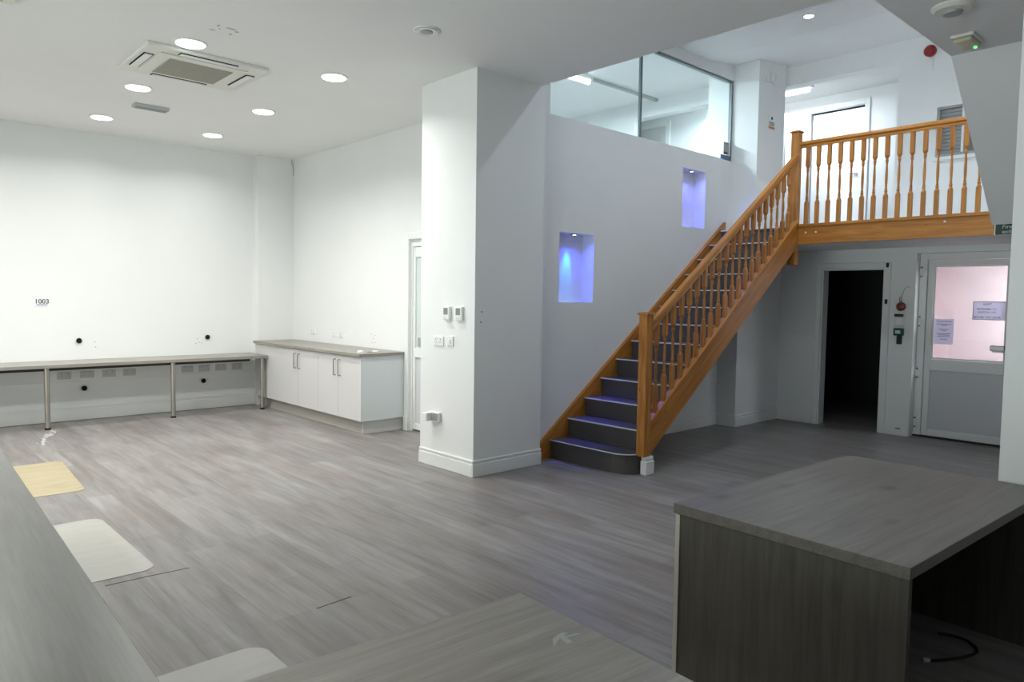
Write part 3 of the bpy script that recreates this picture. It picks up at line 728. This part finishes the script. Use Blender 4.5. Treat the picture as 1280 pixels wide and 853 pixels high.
# pier notices and stickers
g = thing('notice_sign', 'white notice with an orange band on the upper pier', 'notice', (8.53, 4.55, 3.78))
MB().box(8.458, 8.60, 4.546, 4.549, 3.70, 3.865).build('sheet', 'paper', g)
MB().box(8.458, 8.60, 4.5445, 4.5462, 3.70, 3.728).build('orange_band', 'orange', g)
MB().box(8.47, 8.59, 4.5445, 4.5462, 3.735, 3.79).build('text_block', 'grille', g)
MB().cyl((8.53, 4.5445, 3.83), .022, .0018, 'Y', 16).build('emblem', 'ink', g)
g = thing('motion_detector', 'small white motion sensor on its bracket at the pier top', 'sensor', (8.5, 4.54, 4.3))
MB().box(8.45, 8.56, 4.505, 4.55, 4.26, 4.39, .012, 2).build('housing', 'white', g)
MB().box(8.475, 8.535, 4.498, 4.506, 4.28, 4.36, .004).build('lens', 'cream', g)
MB().box(8.34, 8.40, 4.53, 4.55, 4.24, 4.31, .004).tube([(8.40, 4.54, 4.27), (8.46, 4.535, 4.25), (8.60, 4.535, 4.20), (8.66, 4.535, 4.15)], .008, 6).build('bracket', 'white', g)
g = thing('window_sticker', 'grey sticker with a red foot in the lower corner of the glass', 'sticker', (8.1, YS + .03, 3.44))
MB().box(8.04, 8.165, YS + .0325, YS + .0345, 3.372, 3.525).build('sheet', 'grey', g)
MB().box(8.04, 8.13, YS + .031, YS + .0326, 3.374, 3.405).build('red_band', 'redbrown', g)
MB().box(8.05, 8.15, YS + .031, YS + .0326, 3.495, 3.52).build('top_band', 'wire', g)
tag(MB().box(7.975, 8.19, YS + .0315, YS + .0345, 3.306, 3.366).build('window_sticker', 'bluelabel'), 'blue strip sticker along the foot of the glass', 'sticker')

# ------------------------------------------------------------------ ceiling things
def downlight(x, y, z, label, lit=True, r=.105, group='recessed ceiling downlights', energy=0., spread=150, col=(1., 1., .955)):
    t = thing('downlight', label, 'light', (x, y, z), 0, group)
    prof = [(r * .80, -.004), (r, -.010), (r * 1.10, -.010), (r * 1.16, -.004), (r * 1.16, -.0005)]
    MB().lathe(prof[::1], (x, y, z), 'Z', 32).build('rim', 'white', t, True)
    MB().cyl((x, y, z - .0135), r * .97, .004, n=32).build('diffuser', 'lampon' if lit else 'lampoff', t)
    if not lit:
        MB().lathe([(r * .55, z - .0145), (r * .5, z - .02), (r * .2, z - .022)], (x, y, 0), 'Z', 24).build('lamp', 'grey', t, True)
    if lit and energy:
        L = bpy.data.lights.new('downlight lamp', 'AREA'); L.shape = 'DISK'; L.size = r * 1.8; L.energy = energy; L.color = col; L.spread = R(spread)
        o = bpy.data.objects.new('downlight_lamp', L); COL.objects.link(o); o.parent = t; o.location = (0, 0, -.016)
    return t
EN = 24.
for x, y, lab in ((1.99, 5.86, 'lit round downlight at the near edge of the air conditioning unit'), (2.05, 7.45, 'lit round downlight beyond the air conditioning unit, beside the grey vent'),
                  (2.10, 8.99, 'lit round downlight near the far wall, in line with the grey vent'), (3.30, 8.99, 'lit round downlight nearest the far corner nib'),
                  (3.26, 7.45, 'lit round downlight midway down the row nearer the cabinets'), (3.20, 5.84, 'lit round downlight nearest the pillar')):
    downlight(x, y, CH, lab, True, energy=EN * (.42 if y > 8 else .82 if (y < 6 and x > 3) else 1.0), spread=146)
for x in (.85, -.40, -1.65):          # rows continued out of frame; unseen lamps added to brighten ceiling and floor
    for y in (5.86, 7.45, 8.99):
        if x < .8 or y > 6: downlight(x, y, CH, 'added unseen round downlight left of the frame', True, energy=EN * (.42 if y > 8 else 1.), spread=146)
downlight(3.13, 4.36, CH, 'unlit round downlight on the ceiling in front of the pillar', False, .085)
downlight(7.14, 3.45, 4.41, 'small lit spotlight in the high ceiling over the stairs', True, .045, 'stairwell spotlights', 8., 150, (.78, .88, 1.))
for x, y in ADDEDSPOTS:
    downlight(x, y, 4.41, 'added small spotlight lighting the stairs, hidden above the main ceiling edge', True, .045, 'stairwell spotlights', 8., 150, (.78, .88, 1.))
g = thing('smoke_detector', 'white round ceiling fitting beside the emergency light', 'detector', (5.32, 1.6, CH))
MB().lathe([(.125, 0), (.125, -.012), (.105, -.03), (.05, -.035)], (5.32, 1.61, CH), 'Z', 32).build('base', 'cream', g, True)
MB().lathe([(.06, -.03), (.055, -.05), (.02, -.055)], (5.32, 1.61, CH), 'Z', 24).build('sensor', 'grey', g, True)
g = thing('ceiling_emergency_light', 'yellowed emergency light with a green indicator on the ceiling', 'light', (6.01, 1.72, CH))
MB().box(5.88, 6.15, 1.64, 1.79, CH - .022, CH, .008, 2).build('base', 'cream', g)
MB().box(5.895, 6.135, 1.655, 1.775, CH - .055, CH - .02, .018, 3).build('dome', 'dome', g, True)
MB().lathe([(.012, 0), (.012, -.008), (.004, -.012)], (6.08, 1.68, CH - .054), 'Z', 12).build('indicator', 'greenled', g)
# air conditioning cassette
g = thing('ceiling_air_conditioner', 'white ceiling air conditioning cassette with beige grille', 'air conditioner', (2.2, 6.44, CH))
ax0, ax1, ay0, ay1 = 1.73, 2.69, 6.02, 6.87; zc = CH - .03
MB().box(ax0, ax1, ay0, ay1, zc, CH, .006).box(ax0 + .13, ax1 - .13, ay0 + .12, ay1 - .12, zc - .008, zc, .003).build('panel', 'cream', g)
MB().box(1.955, 2.465, 6.235, 6.70, zc - .014, zc - .007, .003).build('grille', 'grille', g)
b = MB()
for k in range(14): b.box(1.96, 2.46, 6.25 + k * .032, 6.262 + k * .032, zc - .017, zc - .0138)
b.build('grille_slats', 'grille', g)
for (x0, x1, y0, y1) in ((1.98, 2.44, 6.05, 6.115), (1.98, 2.44, 6.775, 6.84), (1.765, 1.84, 6.24, 6.66), (2.58, 2.655, 6.24, 6.66)):
    f = MB().box(x0, x1, y0, y1, zc - .004, zc + .001).build('air_slot', 'hole', g)
    if x1 - x0 > y1 - y0: MB().box(x0 + .006, x1 - .006, y0 + .010, y1 - .008, zc - .012, zc - .003, .003).build('louvre', 'white', f)
    else: MB().box(x0 + .010, x1 - .010, y0 + .006, y1 - .006, zc - .012, zc - .003, .003).build('louvre', 'white', f)
g = thing('ceiling_vent', 'small grey rectangular vent on the ceiling between two downlights', 'vent', (2.35, 8.11, CH))
MB().box(2.185, 2.515, 8.05, 8.17, CH - .03, CH, .003).build('housing', 'ventgrey', g)
b = MB()
for k in range(6): b.box(2.20, 2.50, 8.058 + k * .018, 8.067 + k * .018, CH - .034, CH - .0295)
b.build('slats', 'blind', g)
b = MB()
for x, y, rx, ry in ((2.006, 5.456, .02, .008), (2.01, 5.344, .008, .02), (2.10, 5.341, .035, .012), (2.155, 5.375, .014, .012), (2.14, 5.457, .01, .018), (2.04, 5.40, .007, .007)):
    b.prism([(x + rx * math.cos(a * math.pi / 5) * (1 + .3 * math.sin(3 * a)), y + ry * math.sin(a * math.pi / 5)) for a in range(10)], 'Z', CH - .0015, CH + .001)
o = tag(b.build('ceiling_chips', 'grey'), 'chipped plaster marks on the ceiling beside the air conditioning unit', 'chips'); o['kind'] = 'stuff'
g = thing('ceiling_air_conditioner', 'corner of a second white ceiling air conditioning cassette at the frame edge', 'air conditioner', (.6, 5.4, CH))
MB().box(.0, .86, 5.02, 5.875, CH - .03, CH, .006).build('panel', 'cream', g)
MB().box(.20, .79, 5.24, 5.82, CH - .042, CH - .029, .003).build('grille', 'grille', g)

# niche lamps
for i, (a, c, z0, z1) in enumerate(niches):
    x = a + (.28 if i == 0 else .27); y = YS + .065
    g = thing('niche_spotlight', ('small blue spotlight in the roof of the lower wall niche', 'small blue spotlight in the roof of the upper wall niche')[i], 'light', (x, y, z1), 0, 'niche spotlights')
    MB().lathe([(.030, -.0005), (.034, -.006), (.022, -.008)], (x, y, z1), 'Z', 20).build('rim', 'nickel', g, True)
    MB().cyl((x, y, z1 - .010), .017, .004, n=16).build('lamp', 'blueled', g)
    def lamp(nm, en, col, size, blend, dx, dy, ex, ey=0.):
        L = bpy.data.lights.new(nm, 'SPOT'); L.energy = en; L.color = col; L.spot_size = R(size); L.spot_blend = blend; L.shadow_soft_size = .02
        o = bpy.data.objects.new('niche_lamp', L); COL.objects.link(o); o.parent = g; o.location = (dx, dy, -.02); o.rotation_euler = (R(ex), R(ey), 0)
    lamp('niche glow', (15., 12.)[i], ((.04, .06, 1.), (.09, .11, 1.))[i], 160, .8, 0, -.03, -26)
    lamp('niche beam', (210., 110.)[i], (.07, .075, 1.), 34, 1., 0, -.01, -10)
    if i == 0: lamp('niche cyan beam', 13., (.0, .62, 1.), 34, 1., .0, .0, 15, 2)

# ------------------------------------------------------------------ desks
def turned(p, rz): return Matrix.Translation((p[0], p[1], 0)) @ Matrix.Rotation(rz, 4, 'Z')
# desk on the right
t = thing('office_desk', 'dark grey oak desk in the right foreground in front of the front pillar', 'desk', (2.398, .767, 0), R(-2.41))
X_ = turned((2.398, .767), R(-2.41)); DL, DW = 1.515, .90
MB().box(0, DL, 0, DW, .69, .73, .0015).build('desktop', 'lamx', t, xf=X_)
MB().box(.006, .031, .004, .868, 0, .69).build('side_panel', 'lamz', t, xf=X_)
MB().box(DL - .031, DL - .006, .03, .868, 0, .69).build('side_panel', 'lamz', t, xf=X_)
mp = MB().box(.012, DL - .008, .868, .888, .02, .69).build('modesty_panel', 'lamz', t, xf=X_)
MB().box(.0, .012, .868, .888, .02, .688).build('edge_strip', 'copper', mp, xf=X_, label='pale worn edge strip')
pts = [(3.40, .995), (3.46, .952), (3.53, .915), (3.60, .888), (3.65, .879), (3.70, .90), (3.735, .94), (3.745, .975), (3.74, 1.01), (3.72, 1.06)]
g = thing('loose_cable', 'black cable with a pale plug on the floor under the desk', 'cable', (3.55, .93, 0))
MB().tube([(x, y, .007) for x, y in pts], .006, 8).build('cord', 'black', g, True)
MB().box(-.03, .0, -.009, .009, .002, .016, .002).build('plug', 'cream', g, xf=turned((3.40, .995), R(-38)))
# low desk in front of the camera
t = thing('office_desk', 'grey oak desk top with a white scuff at the bottom centre', 'desk', (1.354, 1.424, 0), R(-3.6))
X_ = turned((1.354, 1.424), R(-3.6))
MB().box(-.80, 0, -1.6, 0, .705, .73, .0015).build('desktop', laminate('grey oak laminate of the near desk', (.255, .23, .197), (.40, .362, .315), 0), t, xf=X_)
for a, c in ((-.79, -.03), (-.79, -.03)): pass
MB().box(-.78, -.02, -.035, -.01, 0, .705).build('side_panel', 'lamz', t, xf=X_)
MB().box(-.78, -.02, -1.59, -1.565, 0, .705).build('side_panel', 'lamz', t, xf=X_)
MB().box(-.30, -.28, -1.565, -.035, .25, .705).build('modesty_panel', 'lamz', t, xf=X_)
g = MB()
for k, p in enumerate([[(-.045, -.02), (-.01, .0), (.03, .012), (.02, .022), (-.02, .012)], [(-.01, -.03), (.0, .02), (.012, .02), (.008, -.03)], [(.0, -.004), (.05, -.012), (.05, -.004), (.0, .006)]]):
    g.prism(p, 'Z', .7301, .7303 + k * .0001)
tag(g.build('paint_scuff', 'scuff', xf=turned((1.245, 1.16), R(-3.6))), 'small white paint scuff on the near desk top', 'scuff')
# long desk on the left
t = thing('long_desk', 'long grey laminate desk along the left foreground', 'desk', (.459, 1.582, 0), R(-1.9))
X_ = turned((.459, 1.582), R(-1.9))
MB().box(-.75, 0, -.42, 3.75, .705, .73, .0015).build('desktop', 'lamy', t, xf=X_)
for y in (-.40, 1.65, 3.70):
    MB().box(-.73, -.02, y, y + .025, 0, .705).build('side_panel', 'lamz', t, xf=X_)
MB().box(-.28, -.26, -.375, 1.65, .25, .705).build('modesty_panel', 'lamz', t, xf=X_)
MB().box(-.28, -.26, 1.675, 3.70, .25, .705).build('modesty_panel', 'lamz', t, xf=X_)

# ------------------------------------------------------------------ worn floor patches
def patch(x0, x1, y0, y1, r, m, label, skew=0.):
    P = [(x0, y0), (x1 - r, y0)] + arc(x1 - r, y0 + r, r, -90, 0, 6)[1:] + [(x1 + skew, y1 - r)] + arc(x1 - r + skew, y1 - r, r, 0, 90, 6)[1:] + [(x0 + skew, y1)]
    tag(MB().prism(P, 'Z', .0003, .0025).build('floor_patch', m), label, 'floor patch', 'bare patches in the plank floor')
patch(.72, 1.325, 6.35, 7.60, .07, 'patchy', 'yellowed bare patch in the floor, farthest along the left desk', .06)
patch(.72, 1.235, 4.27, 5.50, .085, 'patchw', 'off-white bare patch in the floor beside the middle of the left desk', -.01)
patch(.62, 1.30, 1.80, 3.035, .09, 'patchw', 'off-white bare patch in the floor between the two near desks')
b = MB()
for p in ([(1.53, 9.42), (1.60, 9.40), (1.74, 9.75), (1.66, 9.78)], [(1.36, 8.62), (1.42, 8.60), (1.62, 9.30), (1.55, 9.34)], [(1.33, 9.05), (1.60, 9.18), (1.58, 9.23), (1.30, 9.10)]): pass
for k in range(26):
    u = random.random(); x = 1.38 + .24 * u + random.uniform(-.03, .03); y = 8.55 + .75 * u + random.uniform(-.05, .05); L = random.uniform(.02, .09); w = random.uniform(.004, .014)
    b.prism([(x - w, y - L), (x + w, y - L * .8), (x + w * 1.5, y + L), (x - w * .5, y + L * .9)], 'Z', .0003, .0008 + k * .00003)
o = tag(b.build('floor_scuffs', 'scuff'), 'white scrape marks on the floor in front of the bench', 'scuffs'); o['kind'] = 'stuff'

# ------------------------------------------------------------------ room lights, an added far-room tube, added window fill
def area(name, loc, sx, sy, energy, col, rot=(0, 0, 0), spread=180):
    L = bpy.data.lights.new(name, 'AREA'); L.shape = 'RECTANGLE'; L.size = sx; L.size_y = sy; L.energy = energy; L.color = col; L.spread = R(spread)
    o = bpy.data.objects.new(name, L); COL.objects.link(o); o.location = loc; o.rotation_euler = rot; return o
COOL = (.80, .90, 1.)
area('upper_room_tube', (6.91, 6.68, 4.46), 1.18, .05, 240., COOL)
area('far_room_fill', (9.6, 5.95, 4.445), .6, .05, 42., COOL)
area('corridor_tube', (9.83, 5.18, 4.445), .05, .96, 75., COOL)
area('lobby_lamp', (9.56, 1.4, 2.17), .4, .4, 56., (.97, .93, 1.))
area('porch_lamp', (5.5, 6.4, 2.2), .3, .3, 8., COOL)

wd = bpy.data.worlds.new('added window fill'); scn.world = wd; wd.use_nodes = True  # made-up surroundings, brighter below the horizon to lift the ceiling through the window
nt = wd.node_tree; bg = nt.nodes['Background']; bg.inputs[0].default_value = (.97, .98, 1., 1)
tc = nt.nodes.new('ShaderNodeTexCoord'); sx = nt.nodes.new('ShaderNodeSeparateXYZ'); mr = nt.nodes.new('ShaderNodeMapRange')
mr.inputs['From Min'].default_value = -.12; mr.inputs['From Max'].default_value = .12; mr.inputs['To Min'].default_value = 12.5; mr.inputs['To Max'].default_value = 5.5
nt.links.new(tc.outputs['Generated'], sx.inputs[0]); nt.links.new(sx.outputs[2], mr.inputs['Value']); nt.links.new(mr.outputs[0], bg.inputs[1])
L = bpy.data.lights.new('window portal', 'AREA'); L.shape = 'RECTANGLE'; L.size = 1.5; L.size_y = 5.0; L.cycles.is_portal = True
o = bpy.data.objects.new('window_portal', L); COL.objects.link(o); o.location = (-3.19, 2.27, 1.0); o.rotation_euler = (0, R(-90), 0)

# ------------------------------------------------------------------ camera
yaw, pit, rol = .82705, -.05946, .01382
f = Vector((math.cos(yaw) * math.cos(pit), math.sin(yaw) * math.cos(pit), math.sin(pit)))
r = Vector((math.sin(yaw), -math.cos(yaw), 0)); u = r.cross(f)
r2 = math.cos(rol) * r + math.sin(rol) * u; u2 = -math.sin(rol) * r + math.cos(rol) * u
cam = bpy.data.cameras.new('camera'); co = bpy.data.objects.new('camera', cam); COL.objects.link(co)
mw = Matrix((r2, u2, -f)).transposed().to_4x4(); mw.translation = (0, 0, 1.55); co.matrix_world = mw
cam.sensor_fit = 'HORIZONTAL'; cam.sensor_width = 36.; cam.lens = 900.2 / 1280 * 36; cam.clip_start = .05
scn.camera = co
vs = scn.view_settings; vs.view_transform = 'Standard'; vs.look = 'None'; vs.gamma = 1.; vs.use_curve_mapping = False; vs.exposure = 0.
scn.display_settings.display_device = 'sRGB'
scn.cycles.max_bounces = 10; scn.cycles.diffuse_bounces = 6; scn.cycles.sample_clamp_indirect = 6.
